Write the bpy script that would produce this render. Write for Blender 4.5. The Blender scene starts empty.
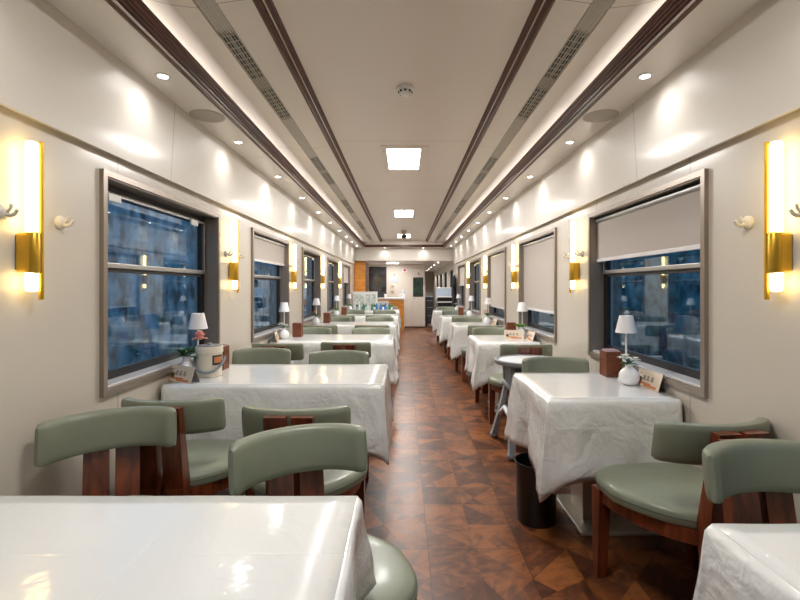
import bpy, bmesh, math, random
from mathutils import Vector, Matrix
random.seed(7)
S = bpy.context.scene
COL = S.collection
PI = math.pi
# ------------------------------------------------------------------ camera, world, exposure
cam = bpy.data.objects.new('camera', bpy.data.cameras.new('camera')); COL.objects.link(cam)
cam.location = (0, 0, 1.31); cam.rotation_euler = (PI/2, 0, 0)
cam.data.sensor_width = 36; cam.data.lens = 36*446/800
cam.data.shift_x = -4/800; cam.data.shift_y = -13/800
cam.data.clip_start = 0.02; cam.data.clip_end = 200
S.camera = cam
S.view_settings.view_transform = 'Standard'; S.view_settings.look = 'None'
S.view_settings.gamma = 1; S.view_settings.use_curve_mapping = False
S.view_settings.exposure = 0.24
w = bpy.data.worlds.new('dusk'); S.world = w; w.use_nodes = True
bg = w.node_tree.nodes['Background']; bg.inputs[0].default_value = (0.15, 0.36, 0.56, 1); bg.inputs[1].default_value = 1.4
try:
    S.cycles.use_denoising = True; S.cycles.max_bounces = 8; S.cycles.diffuse_bounces = 5
    S.cycles.glossy_bounces = 4; S.cycles.transparent_max_bounces = 16; S.cycles.sample_clamp_indirect = 6
    S.cycles.caustics_reflective = False; S.cycles.caustics_refractive = False
except Exception: pass
P_PANEL, P_DOWN, P_COVE = 35, 5.5, 2.6      # watts

def area(name, loc, sx, sy, power, color=(1,1,1), rot=(0,0,0), parent=None, spread=PI):
    l = bpy.data.lights.new(name, 'AREA'); l.shape = 'RECTANGLE'; l.size = sx; l.size_y = sy
    l.energy = power; l.color = color; l.spread = spread
    o = bpy.data.objects.new(name, l); COL.objects.link(o); o.location = loc; o.rotation_euler = rot; o.parent = parent
    return o
# ------------------------------------------------------------------ materials
M = {}
def mat(name, color, rough=0.5, metal=0.0, coat=0.0, emis=None, estr=0, noise=0, nscale=8, bump=0, bscale=60, sheen=0, stretch=None, dark=None):
    m = bpy.data.materials.new(name); m.use_nodes = True; nt = m.node_tree; b = nt.nodes['Principled BSDF']
    b.inputs['Base Color'].default_value = (*color, 1); b.inputs['Roughness'].default_value = rough
    b.inputs['Metallic'].default_value = metal; b.inputs['Coat Weight'].default_value = coat
    b.inputs['Coat Roughness'].default_value = 0.12
    if sheen: b.inputs['Sheen Weight'].default_value = sheen
    if emis: b.inputs['Emission Color'].default_value = (*emis, 1); b.inputs['Emission Strength'].default_value = estr
    tc = nt.nodes.new('ShaderNodeTexCoord'); vec = tc.outputs['Object']
    if stretch:
        mp = nt.nodes.new('ShaderNodeMapping'); mp.inputs['Scale'].default_value = stretch
        nt.links.new(vec, mp.inputs[0]); vec = mp.outputs[0]
    if noise:
        n = nt.nodes.new('ShaderNodeTexNoise'); n.inputs['Scale'].default_value = nscale; n.inputs['Detail'].default_value = 5
        nt.links.new(vec, n.inputs['Vector'])
        r = nt.nodes.new('ShaderNodeValToRGB'); nt.links.new(n.outputs[0], r.inputs[0])
        d = dark or tuple(c*(1-noise) for c in color)
        l = tuple(min(1, c*(1+noise*0.7)) for c in color)
        r.color_ramp.elements[0].position = .34; r.color_ramp.elements[1].position = .7
        r.color_ramp.elements[0].color = (*d, 1); r.color_ramp.elements[1].color = (*l, 1)
        nt.links.new(r.outputs[0], b.inputs['Base Color'])
    if bump:
        n2 = nt.nodes.new('ShaderNodeTexNoise'); n2.inputs['Scale'].default_value = bscale; n2.inputs['Detail'].default_value = 3
        nt.links.new(vec, n2.inputs['Vector'])
        bp = nt.nodes.new('ShaderNodeBump'); bp.inputs['Strength'].default_value = bump; bp.inputs['Distance'].default_value = 0.01
        nt.links.new(n2.outputs[0], bp.inputs['Height']); nt.links.new(bp.outputs[0], b.inputs['Normal'])
    M[name] = m; return m
def seamed(name, color, offsets, pitch, rough=0.35, coat=0.15, axis=1, width=0.004):
    """painted panel with joints across the car at regular places"""
    m = mat(name, color, rough, coat=coat); nt = m.node_tree; b = nt.nodes['Principled BSDF']
    g = nt.nodes.new('ShaderNodeNewGeometry'); sp = nt.nodes.new('ShaderNodeSeparateXYZ'); nt.links.new(g.outputs['Position'], sp.inputs[0])
    acc = None
    def mth(op, a, bb=None):
        n = nt.nodes.new('ShaderNodeMath'); n.operation = op
        for i, v in enumerate((a, bb)):
            if v is None: continue
            if isinstance(v, (int, float)): n.inputs[i].default_value = v
            else: nt.links.new(v, n.inputs[i])
        return n.outputs[0]
    for o in offsets:
        a = mth('ADD', sp.outputs[axis], 40*pitch - o); f = mth('MODULO', a, pitch); k = mth('LESS_THAN', f, width)
        acc = k if acc is None else mth('MAXIMUM', acc, k)
    mx = nt.nodes.new('ShaderNodeMix'); mx.data_type = 'RGBA'; nt.links.new(acc, mx.inputs[0])
    mx.inputs[6].default_value = (*color, 1); mx.inputs[7].default_value = (color[0]*.35, color[1]*.33, color[2]*.3, 1)
    nt.links.new(mx.outputs[2], b.inputs['Base Color'])
    return m
seamed('wall_panel', (.60, .545, .47), (2.18, 3.24), 2.03, .38, .15)
seamed('bulkhead_panel', (.66, .61, .545), (2.60,), 2.03, .40, .12)
seamed('soffit_panel', (.78, .74, .69), (1.64,), 2.03, .3, .2)
seamed('ceiling_panel', (.80, .72, .65), (3.82,), 1.95, .4, .1)
seamed('cove_panel', (.78, .72, .655), (3.82,), 1.95, .4, .1)
mat('end_panel', (.60, .545, .475), .45)
mat('trim_wood', (.095, .028, .016), .55, coat=.04, noise=.5, nscale=6, stretch=(14, .7, 14))
mat('trim_line', (.50, .42, .33), .35)
mat('grille', (.56, .52, .46), .45, metal=.1)
mat('vent_dark', (.012, .012, .013), .7)
mat('leather', (.205, .226, .165), .40, coat=.1, noise=.08, nscale=5, bump=.12, bscale=9)
mat('leather_seam', (.13, .15, .11), .6)
mat('chair_wood', (.165, .036, .012), .33, coat=.35, noise=.55, nscale=4, stretch=(9, 9, 1.2))
def cloth_mat():
    m = mat('cloth', (.74, .75, .745), .36, coat=.9); nt = m.node_tree; b = nt.nodes['Principled BSDF']; b.inputs['Coat Roughness'].default_value = .10
    g = nt.nodes.new('ShaderNodeNewGeometry'); sp = nt.nodes.new('ShaderNodeSeparateXYZ'); nt.links.new(g.outputs['Position'], sp.inputs[0])
    def mth(op, *a):
        n = nt.nodes.new('ShaderNodeMath'); n.operation = op
        for i, v in enumerate(a):
            if isinstance(v, (int, float)): n.inputs[i].default_value = v
            else: nt.links.new(v, n.inputs[i])
        return n.outputs[0]
    h = None
    for ax, p, o in ((0, .44, .13), (1, .40, .07), (2, .30, .24)):        # ironed-in fold lines
        f = mth('ABSOLUTE', mth('SUBTRACT', mth('FRACT', mth('DIVIDE', mth('ADD', sp.outputs[ax], 20+o), p)), .5))
        r = mth('MAXIMUM', mth('SUBTRACT', 1.0, mth('MULTIPLY', f, p/.006)), 0.0)
        h = r if h is None else mth('MAXIMUM', h, r)
    n1 = nt.nodes.new('ShaderNodeTexNoise'); n1.inputs['Scale'].default_value = 3.2; n1.inputs['Detail'].default_value = 3; n1.inputs['Distortion'].default_value = 1.4
    nt.links.new(g.outputs['Position'], n1.inputs['Vector'])
    n2 = nt.nodes.new('ShaderNodeTexNoise'); n2.inputs['Scale'].default_value = 14; n2.inputs['Detail'].default_value = 2; n2.inputs['Distortion'].default_value = 2
    nt.links.new(g.outputs['Position'], n2.inputs['Vector'])
    nz = nt.nodes.new('ShaderNodeSeparateXYZ'); nt.links.new(g.outputs['Normal'], nz.inputs[0])
    side = mth('SUBTRACT', 1.0, mth('MULTIPLY', mth('ABSOLUTE', nz.outputs[2]), .86))
    hh = mth('ADD', mth('MULTIPLY', h, .045), mth('MULTIPLY', side, mth('ADD', mth('MULTIPLY', n1.outputs[0], 3.2), mth('MULTIPLY', n2.outputs[0], .55))))
    bp = nt.nodes.new('ShaderNodeBump'); bp.inputs['Strength'].default_value = .8; bp.inputs['Distance'].default_value = .010
    nt.links.new(hh, bp.inputs['Height']); nt.links.new(bp.outputs[0], b.inputs['Normal']); nt.links.new(bp.outputs[0], b.inputs['Coat Normal'])
cloth_mat()
mat('table_wood', (.20, .11, .06), .5)
mat('pedestal', (.62, .58, .50), .35, metal=.6)
mat('brass', (.72, .43, .05), .32, metal=.85)
mat('tube', (1, .9, .6), .4, emis=(1, .72, .28), estr=9)
mat('taupe_metal', (.30, .25, .21), .34, metal=.55)
mat('sill_paint', (.78, .78, .80), .2, coat=.6)
mat('alu', (.42, .42, .42), .35, metal=.8)
mat('rubber', (.008, .008, .01), .5)
mat('blind', (.48, .43, .39), .85, bump=.1, bscale=200)
mat('white_plastic', (.78, .77, .74), .35)
mat('hook_white', (.70, .66, .58), .3)
mat('shade_white', (.86, .84, .86), .7)
mat('ceramic', (.82, .82, .84), .18, coat=.5)
mat('bucket_cream', (.74, .68, .56), .35)
mat('grey_plastic', (.22, .24, .27), .45)
mat('tray_grey', (.30, .33, .36), .4)
mat('tray_white', (.66, .70, .74), .35)
mat('box_wood', (.17, .048, .018), .4, noise=.35, nscale=6, stretch=(3, 3, 14))
mat('paper_pink', (.62, .45, .48), .8)
mat('card_cream', (.66, .55, .43), .6)
mat('card_back', (.35, .33, .34), .6)
mat('ink', (.05, .05, .05), .7)
mat('card_orange', (.55, .2, .08), .6)
mat('card_bronze', (.12, .06, .03), .5)
mat('leaf', (.05, .17, .03), .45, noise=.4, nscale=30)
mat('leaf_bright', (.16, .36, .03), .45, noise=.3, nscale=30)
mat('petal_pink', (.80, .40, .34), .6)
mat('petal_white', (.80, .80, .74), .6)
mat('black_plastic', (.006, .006, .007), .32)
mat('black_cloth', (.012, .012, .015), .9)
mat('orange_wood', (.68, .27, .04), .35, coat=.3, noise=.25, nscale=3, stretch=(2, 2, 8))
mat('dark_wood', (.08, .035, .02), .4)
mat('white_stone', (.78, .77, .76), .25)
mat('speckle', (.58, .63, .60), .3, coat=.4, noise=.35, nscale=14)
mat('bottle_blue', (.05, .22, .55), .2, coat=.5)
mat('bottle_green', (.05, .20, .10), .2, coat=.5)
mat('bottle_clear', (.55, .62, .64), .1, coat=.6)
mat('night_glass', (.035, .042, .05), .12, coat=.6, noise=.6, nscale=5)  # mottled tone paints reflections into the hatch glass
mat('poster_green', (.012, .035, .02), .3, noise=.8, nscale=9)
mat('sign_red', (.60, .05, .04), .5)
mat('sign_blue', (.45, .50, .68), .5)
mat('blue_white', (.50, .60, .72), .45)
mat('led', (1, 1, 1), .5, emis=(1, .985, .96), estr=14)
mat('led_cove', (1, 1, 1), .5, emis=(1, .95, .86), estr=.5)
mat('steel_lens', (.04, .04, .04), .2)
mat('speaker_grey', (.46, .42, .38), .6)
mat('ground', (.10, .12, .14), .9, noise=.5, nscale=2)
mat('concrete', (.42, .46, .50), .9, noise=.85, nscale=3.2, stretch=(1, 1, .7), bump=.5, bscale=8)
mat('hedge_bank', (.08, .16, .17), .9, noise=.85, nscale=3.5, bump=.5, bscale=10)
mat('brown_seat', (.03, .03, .035), .5)

def glass_mat():
    m = bpy.data.materials.new('window_glass'); m.use_nodes = True; nt = m.node_tree; nt.nodes.clear()
    out = nt.nodes.new('ShaderNodeOutputMaterial'); mix = nt.nodes.new('ShaderNodeMixShader')
    tr = nt.nodes.new('ShaderNodeBsdfTransparent'); tr.inputs[0].default_value = (.80, .90, .97, 1)
    gl = nt.nodes.new('ShaderNodeBsdfGlossy'); gl.inputs['Roughness'].default_value = .015; gl.inputs[0].default_value = (.85, .92, 1, 1)
    g = nt.nodes.new('ShaderNodeNewGeometry'); dt = nt.nodes.new('ShaderNodeVectorMath'); dt.operation = 'DOT_PRODUCT'
    nt.links.new(g.outputs['Normal'], dt.inputs[0]); nt.links.new(g.outputs['Incoming'], dt.inputs[1])
    def mth(op, a, b=None):
        n = nt.nodes.new('ShaderNodeMath'); n.operation = op
        for i, v in enumerate((a, b)):
            if v is None: continue
            if isinstance(v, (int, float)): n.inputs[i].default_value = v
            else: nt.links.new(v, n.inputs[i])
        return n.outputs[0]
    c = mth('ABSOLUTE', dt.outputs['Value']); q = mth('POWER', mth('SUBTRACT', 1.0, c), 4.0)
    f = mth('ADD', mth('MULTIPLY', q, .8), .07)
    nt.links.new(f, mix.inputs[0]); nt.links.new(tr.outputs[0], mix.inputs[1]); nt.links.new(gl.outputs[0], mix.inputs[2])
    nt.links.new(mix.outputs[0], out.inputs[0]); M['window_glass'] = m
glass_mat()

def floor_mat():
    m = mat('parquet', (.16, .06, .03), .3, coat=0); nt = m.node_tree; b = nt.nodes['Principled BSDF']
    b.inputs['Specular IOR Level'].default_value = .36
    g = nt.nodes.new('ShaderNodeNewGeometry'); sp = nt.nodes.new('ShaderNodeSeparateXYZ'); nt.links.new(g.outputs['Position'], sp.inputs[0])
    def mth(op, a, bb=None):
        n = nt.nodes.new('ShaderNodeMath'); n.operation = op
        for i, v in enumerate((a, bb)):
            if v is None: continue
            if isinstance(v, (int, float)): n.inputs[i].default_value = v
            else: nt.links.new(v, n.inputs[i])
        return n.outputs[0]
    T = .46
    xs = mth('DIVIDE', mth('ADD', sp.outputs[0], -.12 + 46), T); ys = mth('DIVIDE', mth('ADD', sp.outputs[1], -2.23 + 46), T)
    ix = mth('FLOOR', xs); iy = mth('FLOOR', ys)
    u = mth('SUBTRACT', mth('MULTIPLY', mth('FRACT', xs), 2.0), 1.0); v = mth('SUBTRACT', mth('MULTIPLY', mth('FRACT', ys), 2.0), 1.0)
    au = mth('ABSOLUTE', u); av = mth('ABSOLUTE', v)
    dia = mth('LESS_THAN', mth('ADD', au, av), 1.0)
    a1 = mth('GREATER_THAN', u, 0.0); a2 = mth('GREATER_THAN', v, 0.0)
    a3 = mth('GREATER_THAN', mth('ADD', u, mth('MULTIPLY', v, .55)), 0.0); a4 = mth('GREATER_THAN', mth('SUBTRACT', mth('MULTIPLY', u, .55), v), 0.0)
    idn = mth('ADD', mth('ADD', mth('MULTIPLY', dia, 1.0), mth('MULTIPLY', a1, 2.0)), mth('ADD', mth('MULTIPLY', a2, 4.0), mth('ADD', mth('MULTIPLY', a3, 8.0), mth('MULTIPLY', a4, 16.0))))
    cb = nt.nodes.new('ShaderNodeCombineXYZ'); nt.links.new(ix, cb.inputs[0]); nt.links.new(iy, cb.inputs[1]); nt.links.new(idn, cb.inputs[2])
    wn = nt.nodes.new('ShaderNodeTexWhiteNoise'); wn.noise_dimensions = '3D'; nt.links.new(cb.outputs[0], wn.inputs['Vector'])
    # grain: direction differs piece by piece
    rot = nt.nodes.new('ShaderNodeVectorRotate'); rot.rotation_type = 'Z_AXIS'
    nt.links.new(g.outputs['Position'], rot.inputs['Vector']); nt.links.new(mth('MULTIPLY', wn.outputs['Value'], 6.28), rot.inputs['Angle'])
    mp = nt.nodes.new('ShaderNodeMapping'); mp.inputs['Scale'].default_value = (4, 22, 4); nt.links.new(rot.outputs[0], mp.inputs[0])
    gn = nt.nodes.new('ShaderNodeTexNoise'); gn.inputs['Scale'].default_value = 1.6; gn.inputs['Detail'].default_value = 6; nt.links.new(mp.outputs[0], gn.inputs['Vector'])
    big = nt.nodes.new('ShaderNodeTexNoise'); big.inputs['Scale'].default_value = 9; big.inputs['Distortion'].default_value = 1.2; big.inputs['Detail'].default_value = 4; nt.links.new(g.outputs['Position'], big.inputs['Vector'])
    val = mth('ADD', mth('ADD', mth('MULTIPLY', wn.outputs['Value'], .36), mth('MULTIPLY', gn.outputs[0], .62)), mth('MULTIPLY', big.outputs[0], .60))
    r = nt.nodes.new('ShaderNodeValToRGB'); nt.links.new(val, r.inputs[0])
    e = r.color_ramp.elements; e[0].position = .50; e[0].color = (.045, .018, .010, 1); e[1].position = 1.0; e[1].color = (.27, .092, .026, 1)
    k = e.new(.74); k.color = (.112, .037, .016, 1)
    seam = mth('MAXIMUM', mth('GREATER_THAN', au, .986), mth('GREATER_THAN', av, .986))
    mx = nt.nodes.new('ShaderNodeMix'); mx.data_type = 'RGBA'; nt.links.new(mth('MULTIPLY', seam, .55), mx.inputs[0]); nt.links.new(r.outputs[0], mx.inputs[6])
    mx.inputs[7].default_value = (.02, .008, .005, 1); nt.links.new(mx.outputs[2], b.inputs['Base Color'])
    nt.links.new(mth('ADD', mth('MULTIPLY', gn.outputs[0], .2), .24), b.inputs['Roughness'])
floor_mat()
# ------------------------------------------------------------------ mesh helpers
class MB:
    def __init__(s): s.bm = bmesh.new()
    def add(s, verts, faces):
        vs = [s.bm.verts.new(v) for v in verts]
        for f in faces:
            try: s.bm.faces.new([vs[i] for i in f])
            except ValueError: pass
        return s
    def box(s, x0, x1, y0, y1, z0, z1, bev=0):
        r = bmesh.ops.create_cube(s.bm, size=1, matrix=Matrix.Translation(((x0+x1)/2, (y0+y1)/2, (z0+z1)/2)) @ Matrix.Diagonal((abs(x1-x0), abs(y1-y0), abs(z1-z0), 1)))
        if bev:
            es = list({e for v in r['verts'] for e in v.link_edges})
            bmesh.ops.bevel(s.bm, geom=es, offset=bev, segments=2, affect='EDGES', profile=.5)
        return s
    def hexa(s, bot, top):      # two 4-point loops
        s.add(list(bot)+list(top), [(3,2,1,0),(4,5,6,7),(0,1,5,4),(1,2,6,5),(2,3,7,6),(3,0,4,7)]); return s
    def prism_y(s, prof, y0, y1):   # profile in x,z
        n = len(prof)
        v = [(x, y0, z) for x, z in prof] + [(x, y1, z) for x, z in prof]
        s.add(v, [tuple(range(n-1, -1, -1)), tuple(range(n, 2*n))] + [(i, (i+1) % n, n+(i+1) % n, n+i) for i in range(n)]); return s
    def lathe(s, prof, c=(0,0,0), n=24, axis='z', cap=True):
        v, f = [], []
        for r, z in prof:
            for i in range(n):
                a = 2*PI*i/n; p = (r*math.cos(a), r*math.sin(a), z)
                if axis == 'x': p = (z, r*math.cos(a), r*math.sin(a))
                if axis == 'y': p = (r*math.cos(a), z, r*math.sin(a))
                v.append((p[0]+c[0], p[1]+c[1], p[2]+c[2]))
        m = len(prof)
        for j in range(m-1):
            for i in range(n): f.append((j*n+i, j*n+(i+1) % n, (j+1)*n+(i+1) % n, (j+1)*n+i))
        if cap: f.append(tuple(range(n-1, -1, -1))); f.append(tuple((m-1)*n+i for i in range(n)))
        s.add(v, f); return s
    def tube(s, pts, r, n=8):
        pts = [Vector(p) for p in pts]; rs = r if isinstance(r, (list, tuple)) else [r]*len(pts)
        v, f = [], []; up = Vector((0, 0, 1))
        for i, p in enumerate(pts):
            d = (pts[min(i+1, len(pts)-1)] - pts[max(i-1, 0)]).normalized()
            a = d.cross(up)
            if a.length < .05: a = d.cross(Vector((1, 0, 0)))
            a.normalize(); b = d.cross(a).normalized()
            for k in range(n):
                t = 2*PI*k/n; v.append(p + a*rs[i]*math.cos(t) + b*rs[i]*math.sin(t))
        for j in range(len(pts)-1):
            for i in range(n): f.append((j*n+i, j*n+(i+1) % n, (j+1)*n+(i+1) % n, (j+1)*n+i))
        f.append(tuple(range(n-1, -1, -1))); f.append(tuple((len(pts)-1)*n+i for i in range(n)))
        s.add(v, f); return s
    def ball(s, c, r, sz=(1,1,1), seg=14):
        bmesh.ops.create_uvsphere(s.bm, u_segments=seg, v_segments=max(6, seg*2//3), radius=r, matrix=Matrix.Translation(c) @ Matrix.Diagonal((*sz, 1))); return s
    def build(s, name, m, parent=None, smooth=False, kind=None, mods=None):
        bmesh.ops.recalc_face_normals(s.bm, faces=s.bm.faces)
        me = bpy.data.meshes.new(name); s.bm.to_mesh(me); s.bm.free()
        me.materials.append(M[m])
        if smooth:
            for p in me.polygons: p.use_smooth = True
            try: me.set_sharp_from_angle(angle=math.radians(40))
            except Exception: pass
        o = bpy.data.objects.new(name, me); COL.objects.link(o); o.parent = parent
        if kind: o['kind'] = kind
        return o
def tag(o, label, cat, group=None, kind=None):
    o['label'] = label; o['category'] = cat
    if group: o['group'] = group
    if kind: o['kind'] = kind
    return o
def thing(name, label, cat, loc=(0,0,0), rz=0, group=None):
    o = bpy.data.objects.new(name, None); COL.objects.link(o); o.location = loc; o.rotation_euler = (0, 0, rz)
    o.empty_display_size = .1
    return tag(o, label, cat, group)
def copy_tree(o, parent=None):
    c = o.copy(); COL.objects.link(c); c.parent = parent
    for ch in list(o.children): copy_tree(ch, c)
    return c
def dup(proto, loc, rz, label, group=None):
    if not proto.get('_placed'):
        o = proto; o['_placed'] = 1
    else: o = copy_tree(proto)
    o.location = loc; o.rotation_euler = (0, 0, rz); o['label'] = label
    if group: o['group'] = group
    return o
XW = 1.40; Y0 = -1.6; Y1 = 12.2; YE = 21.5; ZB = 1.93; ZS = 2.38
WIN = [2.05 + 2.03*k for k in range(-2, 5)]     # near edge of each window's outer frame
WL = 1.30; WZ0, WZ1 = .80, 1.855
# ------------------------------------------------------------------ structure
MB().box(-1.55, 1.55, Y0, YE, -.08, 0).build('floor', 'parquet', kind='structure')
CORW = [(12.75, 13.35), (14.6, 15.2), (16.4, 17.0), (18.1, 18.7)]
def side_wall(sgn, name):
    m = MB(); t0, t1 = XW, XW+.16
    def b(y0, y1, z0, z1):
        a, c = sorted((sgn*t0, sgn*t1)); m.box(a, c, y0, y1, z0, z1)
    b(Y0, Y1, 0, WZ0+.02); b(Y0, Y1, WZ1-.02, 2.6)
    prev = Y0
    for y in WIN:
        y0, y1 = y+.02, y+WL-.02
        if y1 < Y0: continue
        if y0 > prev: b(prev, y0, WZ0+.02, WZ1-.02)
        prev = y1
    b(prev, Y1, WZ0+.02, WZ1-.02)
    if sgn > 0:      # the passage beyond the saloon
        b(Y1, YE, 0, .85); b(Y1, YE, 1.78, 2.2); prev = Y1
        for y0, y1 in CORW: b(prev, y0, .85, 1.78); prev = y1
        b(prev, YE, .85, 1.78)
    else: b(Y1, YE, 0, 2.2)
    return m.build(name, 'wall_panel', kind='structure')
side_wall(-1, 'wall_left'); side_wall(1, 'wall_right')
MB().box(-1.52, 1.52, Y0-.1, Y0, 0, 2.6).build('wall_back', 'end_panel', kind='structure')
MB().box(-1.52, 1.52, YE, YE+.1, 0, 2.6).build('wall_far', 'end_panel', kind='structure')
tn = 0
def trim(mb, m, k=None):
    global tn
    tn += 1; return mb.build('trim_%d' % tn, m, kind='structure')
for sg in (-1, 1):
    # upper bulkhead panel standing proud of the wall
    trim(MB().prism_y([(sg*1.36, ZB), (sg*1.335, ZS+.0), (sg*1.399, ZS+.0), (sg*1.399, ZB+.012), (sg*1.375, ZB)], Y0, Y1), 'bulkhead_panel')
    # soffit
    trim(MB().prism_y([(sg*1.399, ZS), (sg*1.08, ZS), (sg*1.08, ZS+.02), (sg*1.399, ZS+.02)], Y0, Y1), 'soffit_panel')
    # outer cornice with stepped ridges
    p = [(1.110, 2.374), (1.094, 2.370), (1.090, 2.384), (1.080, 2.384), (1.078, 2.392), (1.072, 2.390), (1.068, 2.402), (1.058, 2.402), (1.054, 2.412), (1.048, 2.410), (1.044, 2.424), (1.034, 2.426), (1.030, 2.436), (1.036, 2.442), (1.075, 2.442), (1.110, 2.40)]
    trim(MB().prism_y([(sg*x, z) for x, z in p], Y0, Y1-.2), 'trim_wood')
    # sloping cove panel, strip bed, second panel
    trim(MB().prism_y([(sg*1.23, 2.565), (sg*1.23, 2.555), (sg*1.16, 2.548), (sg*1.08, 2.520), (sg*.98, 2.494), (sg*.865, 2.481), (sg*.865, 2.50), (sg*.98, 2.51), (sg*1.08, 2.54)], Y0, Y1-.2), 'cove_panel')
    trim(MB().prism_y([(sg*1.23, 2.40), (sg*1.23, 2.56), (sg*1.215, 2.56), (sg*1.215, 2.40)], Y0, Y1-.2), 'cove_panel')
    trim(MB().prism_y([(sg*.786, 2.50), (sg*.625, 2.522), (sg*.625, 2.55), (sg*.786, 2.55)], Y0, Y1-.2), 'cove_panel')
    # inner cornice
    p = [(.638, 2.516), (.626, 2.512), (.620, 2.524), (.612, 2.524), (.608, 2.532), (.6035, 2.531), (.5985, 2.540), (.592, 2.542), (.588, 2.550), (.578, 2.552), (.572, 2.564), (.638, 2.575)]
    trim(MB().prism_y([(sg*x, z) for x, z in p], Y0, Y1-.2), 'trim_wood')
    trim(MB().prism_y([(sg*.6025, 2.5305), (sg*.5985, 2.5385), (sg*.603, 2.5445), (sg*.609, 2.534)], Y0, Y1-.2), 'trim_line')
    # little end return
    trim(MB().box(min(sg*.62, sg*1.39), max(sg*.62, sg*1.39), Y0, Y1, 2.56, 2.60), 'cove_panel')
MB().box(-.60, .60, Y0, Y1, 2.56, 2.60).build('ceiling', 'ceiling_panel', kind='structure')
# cross cornice, header beam
trim(MB().box(-1.07, 1.07, 11.98, 12.04, 2.385, 2.45), 'trim_wood')
trim(MB().box(-1.07, 1.07, 12.04, 12.3, 2.38, 2.42), 'soffit_panel')
trim(MB().box(-1.04, 1.04, 11.985, 12.05, 2.45, 2.58), 'cove_panel')
trim(MB().box(-1.395, 1.395, 12.06, 12.30, 2.425, 2.66), 'soffit_panel')  # unseen closure, added to stop sky light leaking in at the cove end
trim(MB().box(-1.399, 1.399, 12.28, 12.42, 2.035, 2.40), 'bulkhead_panel')
trim(MB().box(-1.40, 1.40, 12.42, YE, 2.04, 2.09), 'soffit_panel')
# rear partitions
MB().box(-1.40, .68, 14.30, 14.42, 0, 2.04).build('wall_partition', 'end_panel', kind='structure')
MB().box(.60, .68, 14.42, YE, 0, 2.04).build('wall_passage', 'end_panel', kind='structure')
MB().box(.02, .68, 14.285, 14.30, 0, .05).build('baseboard_partition', 'dark_wood', kind='structure')
for sg, nm in ((-1, 'left'), (1, 'right')):
    MB().box(min(sg*1.385, sg*1.40), max(sg*1.385, sg*1.40), Y0, Y1, 0, .10).build('baseboard_'+nm, 'taupe_metal', kind='structure')
# outside
MB().box(-40, 40, -30, 60, -1.3, -1.2).build('floor_outside', 'ground', kind='structure')
MB().box(-5.2, -5.0, -20, 60, -1.2, 3.6).build('wall_trackside_left', 'concrete', kind='structure')
MB().box(6.0, 6.2, -20, 60, -1.2, 3.4).build('wall_trackside_right', 'hedge_bank', kind='structure')

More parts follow.
